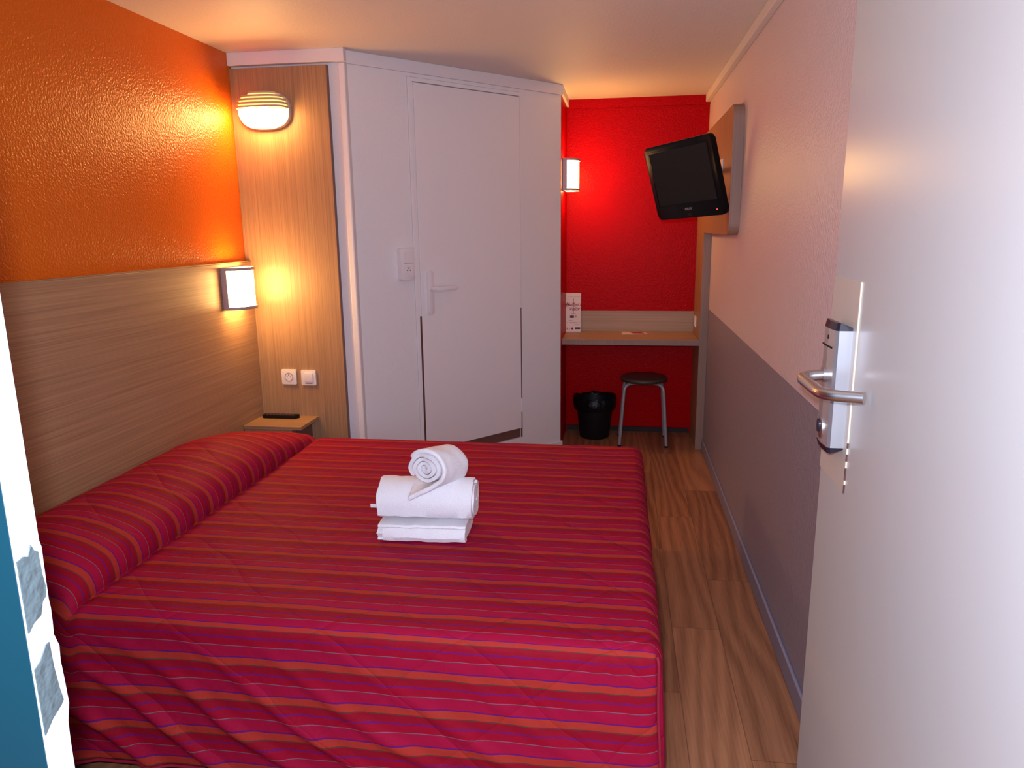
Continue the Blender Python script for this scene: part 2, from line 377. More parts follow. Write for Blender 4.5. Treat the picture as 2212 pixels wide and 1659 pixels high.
part('hinge', tube([pod(1.1005, 0.004, 0.335), pod(1.1005, 0.004, 0.415)], 0.005, 10), M['white'], d2, smooth=True)
bm = nb(); fbox(pod, (0.374, -0.035, 0.166), (1.0965, -0.010, 0.2255), bm=bm)
part('threshold', bm, M['brown_edge'], d2, label='brown metal threshold')
h = part('handle_plate', prism(rrect(0.042, 0.245, 0.019, cx=0.432, cy=1.126), lambda a, c, d: pod(a, d, c), 0.004, 0.016, bevel=0.003), M['plastic'], d2, smooth=True)
bm = tube([pod(0.432, 0.012, 1.148), pod(0.432, 0.052, 1.148)], 0.010, 12)
lv = prism(rrect(0.150, 0.024, 0.010, cx=0.505, cy=1.148), lambda a, c, d: pod(a, d, c), 0.046, 0.062, bevel=0.004, bm=bm)
part('lever', lv, M['plastic'], h, smooth=True)

# switch and socket block left of the shower-room door
s = thing('switch_and_socket', 'white surface-mounted switch and socket block beside the shower room door', 'socket', pod(0.278, 0, 1.20))
F = lambda a, c, d: pod(a, d, c)
part('housing', prism(rrect(0.086, 0.170, 0.010, cx=0.276, cy=1.288), F, 0.0, 0.036, bevel=0.004), M['plastic'], s, smooth=True)
part('rocker', prism(rrect(0.056, 0.056, 0.004, cx=0.280, cy=1.326), F, 0.036, 0.0385, bevel=0.001), M['plastic'], s)
k = part('socket_face', prism(rrect(0.056, 0.056, 0.004, cx=0.280, cy=1.256), F, 0.036, 0.0375), M['plastic'], s)
part('groove', fbox(pod, (0.254, 0.036, 1.2915), (0.306, 0.0364, 1.2935)), M['inkgrey'], s)
part('socket_ring', tube([pod(0.280+0.021*cos(a*pi/12), 0.038, 1.256+0.021*sin(a*pi/12)) for a in range(24)], 0.0014, 6, closed=True), M['plastic'], k)
for a, c, r in ((-0.009, 0, 0.0032), (0.009, 0, 0.0032), (0, 0.011, 0.0035)):
    part('socket_hole', prism([(0.280+a+r*cos(q*pi/5), 1.256+c+r*sin(q*pi/5)) for q in range(10)], F, 0.0372, 0.0385), M['black'], k)

# ---------------------------------------------------------------- headboard and wood panel
hb = struct
t = thing('headboard', 'long laminate headboard with horizontal grain fixed along the orange wall', 'headboard', (-1.885, 2.2, 0))
part('panel', B(XL+0.001, -1.869, 0.74, YP-0.001, 0.02, 1.318, bevel=0.0015, seg=1), M['wood_h'], t)
part('top_edge', B(XL+0.001, -1.8695, 0.74, YP-0.001, 1.3185, 1.3225), M['wood_h'], t)
t = thing('wall_panel', 'tall vertical-grain laminate panel on the end wall behind the oval lamp', 'panel', (-1.65, 3.575, 0))
part('board', B(XL+0.001, -1.404, YP, YW-0.013, 0.02, 2.243), M['wood_v'], t)
part('edge_band', B(-1.404, -1.4015, YP-0.0005, YW-0.0125, 0.02, 2.243), M['brown_edge'], t, label='dark brown edge band')

# sockets on the panel
def wf(a, c, d): return Vector((a, YP-d, c))
def plate(cx, cz, sz, label, cat, name):
    s = thing(name, label, cat, (cx, YP, cz-sz/2))
    part('cover_plate', prism(rrect(sz, sz, 0.004, cx=cx, cy=cz), wf, 0.0005, 0.010, bevel=0.002), M['plastic'], s, smooth=True)
    return s
s = plate(-1.7065, 0.7185, 0.080, 'square white wall socket left of the light switch above the nightstand', 'socket', 'wall_socket')
k = part('socket_well', prism([(-1.7065+0.021*cos(a*pi/16), 0.7185+0.021*sin(a*pi/16)) for a in range(32)], wf, 0.0102, 0.0108), M['plastic'], s)
part('socket_ring', tube([wf(-1.7065+0.0215*cos(a*pi/16), 0.7185+0.0215*sin(a*pi/16), 0.011) for a in range(32)], 0.0016, 6, closed=True), M['inkgrey'], s)
for a, c, r in ((-0.0095, 0, 0.003), (0.0095, 0, 0.003), (0, 0.011, 0.003)):
    part('socket_hole', prism([(-1.7065+a+r*cos(q*pi/5), 0.7185+c+r*sin(q*pi/5)) for q in range(10)], wf, 0.0106, 0.0112), M['inkpur'], k)
s = plate(-1.5985, 0.7160, 0.080, 'square white light switch right of the wall socket above the nightstand', 'switch', 'light_switch')
part('rocker', prism(rrect(0.046, 0.046, 0.003, cx=-1.5975, cy=0.7185), wf, 0.010, 0.0145, bevel=0.0015), M['plastic'], s, smooth=True)
part('printed_marking', prism([(-1.618, 0.683), (-1.579, 0.683), (-1.579, 0.687), (-1.618, 0.687)], wf, 0.0102, 0.0105), M['inkgrey'], s)

# ---------------------------------------------------------------- oval bulkhead lamp
LX, LZ = -1.722, 2.042
t = thing('oval_wall_lamp', 'lit oval bulkhead lamp with slatted upper hood high on the wood panel', 'lamp', (LX, YP, LZ))
def superell(a, w_, h_, n=2.6):
    c, s_ = cos(a), sin(a)
    return (w_*abs(c)**(2/n)*(1 if c >= 0 else -1), h_*abs(s_)**(2/n)*(1 if s_ >= 0 else -1))
bm = nb(); NN = 48; rings = []
for d, sc_ in ((0.001, 0.97), (0.003, 1.0), (0.020, 1.0), (0.026, 0.975), (0.026, 0.9)):
    rings.append([bm.verts.new(wf(LX+x*sc_, LZ+z*sc_, d)) for x, z in (superell(2*pi*k/NN, 0.132, 0.089) for k in range(NN))])
for A, C in zip(rings, rings[1:]):
    for k in range(NN): bm.faces.new((A[k], A[(k+1) % NN], C[(k+1) % NN], C[k]))
bm.faces.new(rings[0]); bm.faces.new(rings[-1])
part('base_plate', bm, M['louvre'], t, smooth=True)
def domep(a, f, grow=0.0):
    # f: 0 at rim .. 1 at the crown
    sc_ = cos(f*pi/2)**0.55 if f < 1 else 0
    x, z = superell(a, 0.120+grow, 0.080+grow); d = 0.024+(0.072+grow)*sin(f*pi/2)**0.75 if f > 0 else 0.024
    return wf(LX+x*sc_, LZ+z*sc_, d)
bm = nb(); rings = [[bm.verts.new(domep(2*pi*k/NN, f)) for k in range(NN)] for f in [i/12 for i in range(12)]]
top = bm.verts.new(domep(0, 1))
for A, C in zip(rings, rings[1:]):
    for k in range(NN): bm.faces.new((A[k], A[(k+1) % NN], C[(k+1) % NN], C[k]))
for k in range(NN): bm.faces.new((rings[-1][k], rings[-1][(k+1) % NN], top))
bm.faces.new(rings[0][::-1])
for f in bm.faces: f.material_index = 1 if (sum((v_.co.z for v_ in f.verts))/len(f.verts) > LZ+0.004) else 0
part('glass', bm, None, t, smooth=True, mats=[M['glow2'], M['glow3']])
# louvres: cross sections of the dome at constant height, upper half only
def dome_depth(x, z):
    # invert: radius fraction
    n = 2.6; rr = (abs(x/0.120)**n+abs(z/0.080)**n)**(1/n)
    if rr >= 1: return None
    f = math.acos(min(1, rr**(1/0.55)))*2/pi
    return 0.024+0.072*sin(f*pi/2)**0.75
for q in range(5):
    z = 0.006+q*0.0165; hw = 0.120*(1-(z/0.080)**2.6)**(1/2.6)
    if q == 4: z = 0.0735; hw = 0.120*(1-(z/0.080)**2.6)**(1/2.6)
    bm = nb(); prev = None
    for i in range(41):
        x = -hw*0.999+2*hw*0.999*i/40; dd = dome_depth(x, z) or 0.024
        k_ = 1.0+0.05
        ring = [bm.verts.new(wf(LX+x*k_, LZ+z-0.001, 0.024)), bm.verts.new(wf(LX+x*k_, LZ+z-0.001, dd+0.009)), bm.verts.new(wf(LX+x*k_, LZ+z+0.0085, dd+0.004)), bm.verts.new(wf(LX+x*k_, LZ+z+0.0085, 0.024))]
        if prev:
            for j in range(4): bm.faces.new((prev[j], prev[(j+1) % 4], ring[(j+1) % 4], ring[j]))
        else: bm.faces.new(ring)
        prev = ring
    bm.faces.new(prev)
    part('hood_slat', bm, M['louvre'], t, label='grey-white hood slat')
part('screw', prism([(LX+0.108+0.003*cos(a*pi/5), LZ-0.012+0.003*sin(a*pi/5)) for a in range(10)], wf, 0.045, 0.060), M['frame'], t)

# ---------------------------------------------------------------- half-round sconces
def sconce(F, name, label, org):
    """F(a along wall, b up from the bottom, d out of the wall)"""
    t = thing(name, label, 'lamp', org)
    W_, H_, D_ = 0.200, 0.200, 0.095
    def arc(w_, d_, n=20): return [(-w_/2*cos(pi*i/n), d_*sin(pi*i/n)**0.8) for i in range(n+1)]
    def shell(w_, d_, z0, z1, th, bm=None):
        bm = bm or nb(); o1 = arc(w_, d_); o2 = arc(w_-2*th, d_-th); G = []
        for (a, d), (a2, d2) in zip(o1, o2):
            G.append([bm.verts.new(F(a, z0, d+0.012)), bm.verts.new(F(a, z1, d+0.012)), bm.verts.new(F(a2, z1, max(d2, 0)+0.012)), bm.verts.new(F(a2, z0, max(d2, 0)+0.012))])
        for A, C in zip(G, G[1:]):
            for j in range(4): bm.faces.new((A[j], A[(j+1) % 4], C[(j+1) % 4], C[j]))
        bm.faces.new(G[0]); bm.faces.new(G[-1][::-1]); return bm
    part('back_plate', fbox(lambda a, c, d: F(a, c, d), (-W_/2, 0, 0.0005), (W_/2, H_, 0.012), bevel=0.002), M['frame'], t)
    bm = shell(W_+0.002, D_+0.002, 0.0, 0.014, 0.004); shell(W_+0.002, D_+0.002, H_-0.014, H_, 0.004, bm)
    for sg in (-1, 1):
        fbox(F, (sg*W_/2-0.001, 0, 0.010), (sg*(W_/2-0.004), H_, 0.030), bm=bm)
    part('frame', bm, M['frame'], t, smooth=False, label='bronze-grey metal frame')
    bm = nb(); o1 = arc(W_-0.010, D_-0.006); z0, z1 = 0.006, H_-0.004
    lo = [bm.verts.new(F(a, z0, d+0.012)) for a, d in o1]; hi = [bm.verts.new(F(a, z1, d+0.012)) for a, d in o1]
    for i in range(len(o1)-1): bm.faces.new((lo[i], lo[i+1], hi[i+1], hi[i]))
    bm.faces.new(lo[::-1]); bm.faces.new(hi); bm.faces.new((lo[0], hi[0], hi[-1], lo[-1]))
    part('diffuser', bm, M['glow'], t, label='glowing white diffuser')
    return t
sconce(lambda a, c, d: Vector((-1.869+d, 3.355+a, 1.100+c)), 'half_round_wall_lamp', 'lit half-round lamp mounted on the headboard beside the tall wood panel', (-1.869, 3.355, 1.10))
sconce(lambda a, c, d: Vector((XA+d, 4.93+a, 1.700+c)), 'half_round_wall_lamp', 'lit half-round lamp on the red side wall of the desk alcove', (XA, 4.93, 1.70))

# ---------------------------------------------------------------- nightstand and remote
t = thing('nightstand', 'small wall-hung laminate nightstand in the corner beyond the bed', 'nightstand', (-1.70, 3.45, 0.40))
part('top', B(-1.8685, -1.56, 3.335, YP-0.001, 0.491, 0.508, bevel=0.001, seg=1), M['wood_x'], t)
part('front_panel', B(-1.866, -1.615, 3.345, 3.362, 0.37, 0.4905), M['wood_v'], t)
part('side_panel', B(-1.618, -1.601, 3.362, YP-0.001, 0.37, 0.4905), M['brown_edge'], t, label='dark side panel')
part('shelf', B(-1.866, -1.618, 3.362, YP-0.001, 0.37, 0.386), M['wood_x'], t)
t = thing('remote_control', 'slim black remote control lying on the nightstand', 'remote control', (-1.745, 3.505, 0.508))
bm = prism([(-0.098, -0.012), (-0.086, -0.021), (0.086, -0.021), (0.100, 0.008), (0.094, 0.021), (-0.094, 0.021)], lambda a, c, d: Vector((-1.745+a, 3.505+c, 0.508+d)), 0.0, 0.019, bevel=0.004)
part('body', bm, M['blackm'], t, smooth=True)
bm = nb()
for i in range(9):
    for j in range(3): box(bm, -1.745-0.075+i*0.017, -1.745-0.075+i*0.017+0.009, 3.505-0.014+j*0.011, 3.505-0.014+j*0.011+0.006, 0.527, 0.5285)
k = part('keypad', bm, M['brown_edge'], t)

# ---------------------------------------------------------------- bed
BX0, BX1, BY0, BY1, BZT, HEM = -1.862, 0.118, 1.565, 3.235, 0.500, 0.072
t = thing('bed', 'double bed under the striped bedspread with a dark base near the floor', 'bed', (-0.9, 2.4, 0))
part('base', B(-1.84, 0.05, 1.64, 3.16, 0.02, 0.24), M['bedbase'], t)
part('mattress', B(-1.85, 0.07, 1.615, 3.185, 0.245, 0.462, bevel=0.03, seg=3), M['mattress'], t)
for x in (-1.7, -0.05):
    for y in (1.75, 3.05): part('leg', lathe([(0, 0), (0.025, 0), (0.025, 0.02), (0, 0.02)], (x, y, 0), 12), M['blackm'], t)
def bolster(x, y):
    q = (x+1.650)/0.222
    if abs(q) >= 1: b_ = 0
    else: b_ = (1-abs(q)**2.5)**0.62*0.133
    fe = min(1, max(0, (3.255-y)/0.62)); fe = 1-(1-fe)**1.5
    ne = min(1, max(0, (y-1.50)/0.30)); ne = 1-(1-ne)**2.2
    return b_*(0.04+0.96*fe)*ne
def quilt_pos(x, y, z, face):
    """x,y,z on the sharp box -> rounded, padded, wrinkled"""
    r = 0.045
    c = Vector((min(x, BX1-r), min(max(y, BY0+r), BY1-r), min(z, BZT-r))); d = Vector((x, y, z))-c
    if x <= BX1-r: d.x = 0
    L = d.length; n_ = d/L if L > 1e-6 else Vector((0, 0, 1))
    p = c+n_*r if L > 1e-6 else Vector((x, y, z))
    off = 0.0
    if z > BZT-1e-6 or n_.z > 0.3:
        off += 0.0035*noise.noise(Vector((x*2.3, y*9, 1.3))) + 0.002*noise.noise(Vector((x*8, y*16, 4)))
    if n_.z < 0.95 and (BZT-p.z) > 0.0:
        dp = min(1, (BZT-p.z)/0.30); lf = min(1, max(0, (0.05-x)/1.2))
        if abs(n_.y) > 0.5 and y < 2.4:
            ph = (x*0.70-(-(p.z))*1.10)   # folds run down to the right
            ph = (0.62*x+1.0*p.z)*44+2.6*noise.noise(Vector((x*2.2, p.z*2.2, 7)))
            rdg = max(0, sin(ph))**2.0
            off += (rdg*0.019-0.005)*dp**1.2*(0.12+0.95*lf) + 0.006*dp*noise.noise(Vector((x*3, p.z*3, 2)))
            off += 0.02*dp*dp
        elif n_.x > 0.5:
            off += 0.010*dp*sin(y*17+2*noise.noise(Vector((y*2, p.z*2, 1)))) + 0.012*dp
    # gathers at the near foot corner
    cd = math.hypot(x-(BX1-0.06), (y-BY0)-0.0)+abs(z-(BZT-0.03))
    if cd < 0.22: off += 0.0028*(1-cd/0.22)*sin((x-y)*120)
    p = p+n_*off
    b_ = bolster(x, y)
    if z > BZT-1e-6:
        p.z += b_*(1.0); qq = (x+1.650)/0.222
        if 0.45 < qq < 1: p.x += 0.052*(b_/0.133)**0.5*min(1, (qq-0.45)/0.4)
    elif y < 2.0: p.y -= b_*0.25; p.z += b_*max(0, 1-(BZT-z)/0.2)*0.9
    if -1.52 < x < -1.37 and z > BZT-0.2: p.z -= 0.014*math.exp(-((x+1.432)/0.022)**2)
    return p
bm = nb(); uvl = bm.loops.layers.uv.new('UVMap'); vd = {}
def V_(key, x, y, z, face):
    k_ = (round(x, 5), round(y, 5), round(z, 5))
    if k_ not in vd: vd[k_] = bm.verts.new(quilt_pos(x, y, z, face))
    return vd[k_]
def lin(a, b_, n): return [a+(b_-a)*i/n for i in range(n+1)]
def packed(a, b_, n, ra, rb):
    """grid with extra lines near the ends"""
    s = set([round(q, 5) for q in lin(a, b_, n)])
    for i in range(1, 5):
        if ra: s.add(round(a+0.045*i/4.5, 5))
        if rb: s.add(round(b_-0.045*i/4.5, 5))
    return sorted(s)
GX = packed(BX0, BX1, 170, False, True); GY = packed(BY0, BY1, 150, True, True); GZ = packed(HEM, BZT, 44, False, True)
def face(c4, uv4):
    try: f = bm.faces.new(c4)
    except ValueError: return
    for l, q in zip(f.loops, uv4): l[uvl].uv = q
T0 = 0.0
for i in range(len(GX)-1):
    for j in range(len(GY)-1):
        c = [(GX[i], GY[j]), (GX[i+1], GY[j]), (GX[i+1], GY[j+1]), (GX[i], GY[j+1])]
        face([V_(0, a, b_, BZT, 't') for a, b_ in c], [(a, b_-BY0) for a, b_ in c])
    for j in range(len(GZ)-1):
        c = [(GX[i], GZ[j]), (GX[i+1], GZ[j]), (GX[i+1], GZ[j+1]), (GX[i], GZ[j+1])]
        face([V_(0, a, BY0, b_, 'n') for a, b_ in c], [(a, -(BZT-b_)) for a, b_ in c])
        face([V_(0, a, BY1, b_, 'f') for a, b_ in c], [(a, (BY1-BY0)+(BZT-b_)) for a, b_ in c])
for i in range(len(GY)-1):
    for j in range(len(GZ)-1):
        c = [(GY[i], GZ[j]), (GY[i+1], GZ[j]), (GY[i+1], GZ[j+1]), (GY[i], GZ[j+1])]
        face([V_(0, BX1, a, b_, 's') for a, b_ in c], [(BX1+(BZT-b_), a-BY0) for a, b_ in c])
for f in bm.faces: f.smooth = True
q = thing('bedspread', 'red orange and purple striped quilted bedspread covering the bed and bolster', 'bedspread', (-0.9, 2.4, HEM))
qs = part('quilt', bm, M['quilt'], q)
for p in qs.data.polygons: p.use_smooth = True
md = qs.modifiers.new('thick', 'SOLIDIFY'); md.thickness = 0.006; md.offset = -1
# piping along hem and up the foot corner seam
bm = nb()
hem = [quilt_pos(x, BY0, HEM, 'n')+Vector((0, -0.002, 0)) for x in GX]
tube(hem[::2], 0.004, 8, bm=bm)
tube([quilt_pos(BX1, y, HEM, 's')+Vector((0.002, 0, 0)) for y in GY[::3]], 0.004, 8, bm=bm)
seam_ = [quilt_pos(BX1, BY0, z, 'n') for z in GZ[:-1]]
tube([p+Vector((0.003, -0.003, 0)) for p in seam_], 0.0035, 8, bm=bm)
part('piping', bm, M['piping'], q, smooth=True)

# ---------------------------------------------------------------- towels
def terry_obj(name, bm, parent, disp=0.002):
    for v_ in bm.verts:
        v_.co += Vector((noise.noise(v_.co*28), noise.noise(v_.co*28+Vector((5, 0, 0))), noise.noise(v_.co*28+Vector((0, 9, 0)))))*disp
    return part(name, bm, M['terry'], parent, smooth=True)
TX, TY, TZ = -0.600, 2.175, 0.506
def trot(a, b_, d, ang=0.045): # local towel frame
    return Vector((TX+a*cos(ang)-b_*sin(ang), TY+a*sin(ang)+b_*cos(ang), TZ+d))
def sheet(path, thick, a0, a1, F, na=24, endround=0.004):
    """thick cloth: path list of (b,d) centre line, extruded along a"""
    bm = nb(); P = [Vector((p[0], p[1], 0)) for p in path]; out = []
    for i, p in enumerate(P):
        t_ = (P[min(i+1, len(P)-1)]-P[max(i-1, 0)]).normalized(); n_ = Vector((-t_.y, t_.x, 0)); out.append((p+n_*thick/2, p-n_*thick/2))
    loop = [o_[0] for o_ in out]+[P[-1]+(P[-1]-P[-2]).normalized()*thick*0.4]+[o_[1] for o_ in out[::-1]]+[P[0]+(P[0]-P[1]).normalized()*thick*0.4]
    rings = []; m_ = len(loop); cen = P
    for i in range(na+1):
        a = a0+(a1-a0)*i/na; rings.append([bm.verts.new(F(a, q_.x, q_.y)) for q_ in loop])
    for A, C in zip(rings, rings[1:]):
        for k in range(m_): bm.faces.new((A[k], A[(k+1) % m_], C[(k+1) % m_], C[k]))
    # end strips between the two sides of the cloth
    n_ = len(P)
    for R, fl in ((rings[0], False), (rings[-1], True)):
        L = R[:n_]; Rr = R[n_+1:2*n_+1][::-1]
        for k in range(n_-1):
            bm.faces.new((L[k], L[k+1], Rr[k+1], Rr[k]))
        bm.faces.new((L[-1], R[n_], Rr[-1])); bm.faces.new((L[0], Rr[0], R[-1]))
    return bm
# folded towel at the bottom: serpentine of layers
t1 = thing('folded_towel', 'white folded towel lying flat on the bedspread at the bottom of the stack', 'towel', (TX, TY, TZ))
path = []
lays = [0.007, 0.0195, 0.032, 0.043]; hw = 0.085
for i, d in enumerate(lays):
    s_ = 1 if i % 2 == 0 else -1; ext = hw-0.004*i
    for q_ in range(9):
        b_ = s_*(-ext+2*ext*q_/8); path.append((b_-0.008, d+0.001*sin(q_)))
    if i < 3: path.append((s_*(ext+0.006)-0.008, (d+lays[i+1])/2))
terry_obj('cloth', sheet(path, 0.0115, -0.146, 0.134, trot), t1, 0.0035)
bm = nb(); 
# loose rolled lip at the front, curling at the right end
lip = [(-0.092+0.003*i, 0.010+0.0*i) for i in range(2)]
bm = sheet([(-0.088, 0.040), (-0.097, 0.030), (-0.100, 0.018), (-0.094, 0.007), (-0.080, 0.005)], 0.010, -0.128, 0.136, trot)
terry_obj('hem', bm, t1, 0.003)
# middle roll, axis along X
def spiral(r0, r1, turns, cx, cz, sx_=1.0, sz_=1.0, n=26, a0=0.0):
    N_ = int(turns*n); return [(cx+sx_*(r0+(r1-r0)*i/N_)*cos(a0+2*pi*i/n), cz+sz_*(r0+(r1-r0)*i/N_)*sin(a0+2*pi*i/n)) for i in range(N_+1)]
t2 = thing('rolled_towel', 'white towel rolled sideways, between the folded towel and the top roll', 'towel', (TX, TY, TZ+0.05))
bm = sheet(spiral(0.006, 0.054, 4.0, 0.0, 0.114, 1.18, 0.98, a0=1.2), 0.0105, -0.155, 0.158, trot, na=30)
terry_obj('cloth', bm, t2, 0.003)
bm = sheet([(0.030, 0.170), (0.0, 0.174), (-0.035, 0.163), (-0.062, 0.135), (-0.070, 0.105), (-0.060, 0.075), (-0.035, 0.061), (0.0, 0.0585)], 0.009, -0.150, 0.152, trot, na=30)
terry_obj('outer_wrap', bm, t2, 0.003)
part('care_label', fbox(trot, (-0.176, -0.052, 0.094), (-0.154, -0.050, 0.106)), M['plastic'], t2, label='small white cloth label')
# top roll, axis running back and to the right, with a flap draped over the front
t3 = thing('top_rolled_towel', 'small white towel rolled into a spiral with a drooping flap on top of the stack', 'towel', (TX, TY, TZ+0.165))
ang3 = math.radians(72)
c3 = trot(0.012, -0.075, 0.234)
def f3(a, b_, d):      # a along the axis (backwards), b across, d up
    ax = Vector((cos(ang3), sin(ang3), -0.16)); ac = Vector((sin(ang3), -cos(ang3), 0))
    return c3+ax*a+ac*b_+Vector((0, 0, 1))*d
bm = sheet(spiral(0.004, 0.053, 3.3, 0, 0, 1.08, 0.93, a0=2.0), 0.0112, 0.0, 0.145, f3, na=20)
terry_obj('cloth', bm, t3, 0.0045)
bm = nb(); nA, nB = 34, 14; g_ = []
R3 = 0.0605
ex, ez = R3*1.06*cos(math.radians(-38)), R3*0.95*sin(math.radians(-38))
for i in range(nA+1):
    u_ = i/nA; k_ = max(0, (u_-0.6)/0.4)
    a_ = math.radians(150-188*min(1, u_/0.6))
    if u_ <= 0.6: bx, dz = R3*1.06*cos(a_), R3*0.95*sin(a_)
    else: bx = ex-0.100*k_; dz = ez-0.066*k_**0.9
    row_ = []
    for j in range(nB+1):
        v_ = j/nB
        a2 = 0.002-0.012*max(0, (u_-0.3)/0.7)-0.020*k_ + v_*(0.142-0.090*k_)
        row_.append(bm.verts.new(f3(a2, bx-0.018*v_*k_+0.016*v_*max(0, 1-k_)*0.3, dz+0.034*v_*k_)))
    g_.append(row_)
for i in range(nA):
    for j in range(nB): bm.faces.new((g_[i][j], g_[i+1][j], g_[i+1][j+1], g_[i][j+1]))
fo = terry_obj('flap', bm, t3, 0.003)
md = fo.modifiers.new('thick', 'SOLIDIFY'); md.thickness = 0.015; md.offset = 0
md = fo.modifiers.new('sub', 'SUBSURF'); md.levels = 1; md.render_levels = 1

# ---------------------------------------------------------------- desk in the alcove
XD = 0.5255
t = thing('desk', 'narrow laminate desk shelf spanning the red alcove with a low upstand behind', 'desk', (0.07, 5.03, 0.714))
part('top', B(XA+0.001, XD-0.001, 4.828, YA-0.012, 0.703, 0.7405, bevel=0.0015, seg=1), M['wood_x'], t)
part('front_edge', B(XA+0.001, XD-0.001, 4.826, 4.828, 0.7035, 0.739), M['wood_edge'], t, label='grey-brown front edge band')
part('upstand', B(XA+0.007, XD-0.001, YA-0.012, YA-0.0005, 0.7405, 0.884), M['wood_x'], t)
# tall L-shaped laminate panel that carries the television
t = thing('backing_board', 'L-shaped laminate panel on the right wall that carries the television', 'panel', (0.55, 4.6, 0))
def rf(a, c, d): return Vector((XD+d, a, c))
YF = 4.836
L = [(YA-0.0005, 0.0), (YA-0.0005, 2.035)]
def arcp(cx, cy, r, a0, a1, n=6): return [(cx+r*cos(math.radians(a0+(a1-a0)*i/n)), cy+r*sin(math.radians(a0+(a1-a0)*i/n))) for i in range(n+1)]
L += arcp(3.765+0.05, 2.035-0.05, 0.05, 90, 180) + arcp(3.765+0.05, 1.424+0.05, 0.05, 180, 270) + [(YF, 1.424), (YF, 0.0)]
part('board', prism(L, rf, 0.0, XR-XD-0.0005), M['wood_v'], t)
# edge band following the outline on the room side
bm = nb()
path = arcp(3.765+0.05, 2.035-0.05, 0.05, 90, 180) + arcp(3.765+0.05, 1.424+0.05, 0.05, 180, 270)
def band(bm, pts_, th=0.0015):
    n_ = len(pts_); G = []
    for i, p in enumerate(pts_):
        a = Vector(pts_[max(0, i-1)]); c = Vector(pts_[min(n_-1, i+1)]); d = (c-a).normalized(); nn = Vector((-d.y, d.x))
        if i == 0 and False: pass
        o_ = Vector(p)-nn*0; o2 = Vector(p)+(-nn if (nn.dot(Vector((4.6, 1.5))-Vector(p)) > 0) else nn)*th
        G.append([bm.verts.new(rf(o_.x, o_.y, -0.0005)), bm.verts.new(rf(o2.x, o2.y, -0.0005)), bm.verts.new(rf(o2.x, o2.y, XR-XD-0.001)), bm.verts.new(rf(o_.x, o_.y, XR-XD-0.001))])
    for A, C in zip(G, G[1:]):
        for j in range(4): bm.faces.new((A[j], A[(j+1) % 4], C[(j+1) % 4], C[j]))
    bm.faces.new(G[0]); bm.faces.new(G[-1])
band(bm, path)
part('edge_band', bm, M['wood_edge'], t, label='grey-brown rounded edge band')
part('edge_band', B(XD-0.0005, XR-0.001, YF-0.0015, YF, 0.0, 1.4235), M['wood_edge'], t, label='grey-brown straight edge band')
# small socket on that panel above the desk
s = thing('alcove_socket', 'small cream socket on the laminate panel just above the desk', 'socket', (XD, 5.09, 0.79))
k = part('cover_plate', B(XD-0.010, XD-0.0005, 5.055, 5.125, 0.795, 0.868, bevel=0.003), M['plastic'], s)
part('socket_face', B(XD-0.0115, XD-0.0102, 5.068, 5.112, 0.808, 0.855), M['plastic'], s)

# brochure holder
t = thing('leaflet_stack', 'tall white leaflet with red handwriting print standing on the desk corner', 'leaflet', (-0.32, 5.19, 0.7405))
ba = 0.06
def bf(a, c, d):   # a across, c up, d towards the room
    lean = 0.10*c
    return Vector((-0.316+a*cos(ba)+d*sin(ba), 5.175+a*sin(ba)-d*cos(ba)+lean, 0.7408+c))
BW, BH = 0.104, 0.272
part('cover', fbox(lambda a, d, c: bf(a, c, d), (-BW/2, -0.012, 0), (BW/2, 0.0, BH)), M['paper'], t)
bm = nb()
for i in range(3): fbox(lambda a, d, c: bf(a, c, d), (-BW/2-0.003-0.002*i, -0.020-0.006*i, 0), (BW/2-0.002, -0.014-0.006*i, BH-0.002*i), bm=bm)
part('inner_pages', bm, M['paper'], t)
def bt(body, size, cx, cz, material, shear=0.0, bold=0.0): return text(body, size, lambda a, c, d: bf(cx+a, cz+c, d), 0.0006, material, t, shear=shear, bold=bold)
bt('et sa région vous souhaite', 0.0085, 0.002, 0.248, M['inkgrey'])
bt('Meilleurs', 0.030, 0, 0.194, M['inkred'], 0.35, 0.0006)
bt('Vœux', 0.030, 0.004, 0.160, M['inkred'], 0.35, 0.0006)
bm = nb()
for (x0, x1, z0, z1) in ((0.0, 0.0022, 0.128, 0.236), (-0.016, 0.018, 0.126, 0.1275)): fbox(lambda a, d, c: bf(a, c, d), (x0, 0.0002, z0), (x1, 0.0010, z1), bm=bm)
tube([bf(-0.050+0.1*i/20, 0.176+0.010*sin(i/20*5), 0.001) for i in range(21)], 0.0009, 6, bm=bm)
part('printed_emblem', bm, M['inkdark'], t)
for (x0, x1, z0, z1, mm) in ((-0.024, 0.004, 0.098, 0.115, 'inkdark'), (0.010, 0.022, 0.102, 0.114, 'inkor'), (-0.048, -0.036, 0.016, 0.030, 'inkor'), (-0.030, -0.024, 0.016, 0.028, 'inkor'), (-0.014, -0.001, 0.016, 0.030, 'inkpur'), (0.012, 0.049, 0.018, 0.031, 'inkdark')):
    part('printed_mark', fbox(lambda a, d, c: bf(a, c, d), (x0, 0.0002, z0), (x1, 0.0009, z1)), M[mm], t)
bm = nb()
for (x0, x1, z) in ((0.024, 0.031, 0.090), (-0.034, -0.006, 0.078), (-0.046, -0.037, 0.064), (-0.026, 0.030, 0.065), (0.038, 0.048, 0.067), (0.006, 0.040, 0.050)): fbox(lambda a, d, c: bf(a, c, d), (x0, 0.0002, z), (x1, 0.0008, z+0.0025), bm=bm)
part('printed_lines', bm, M['inkgrey'], t)
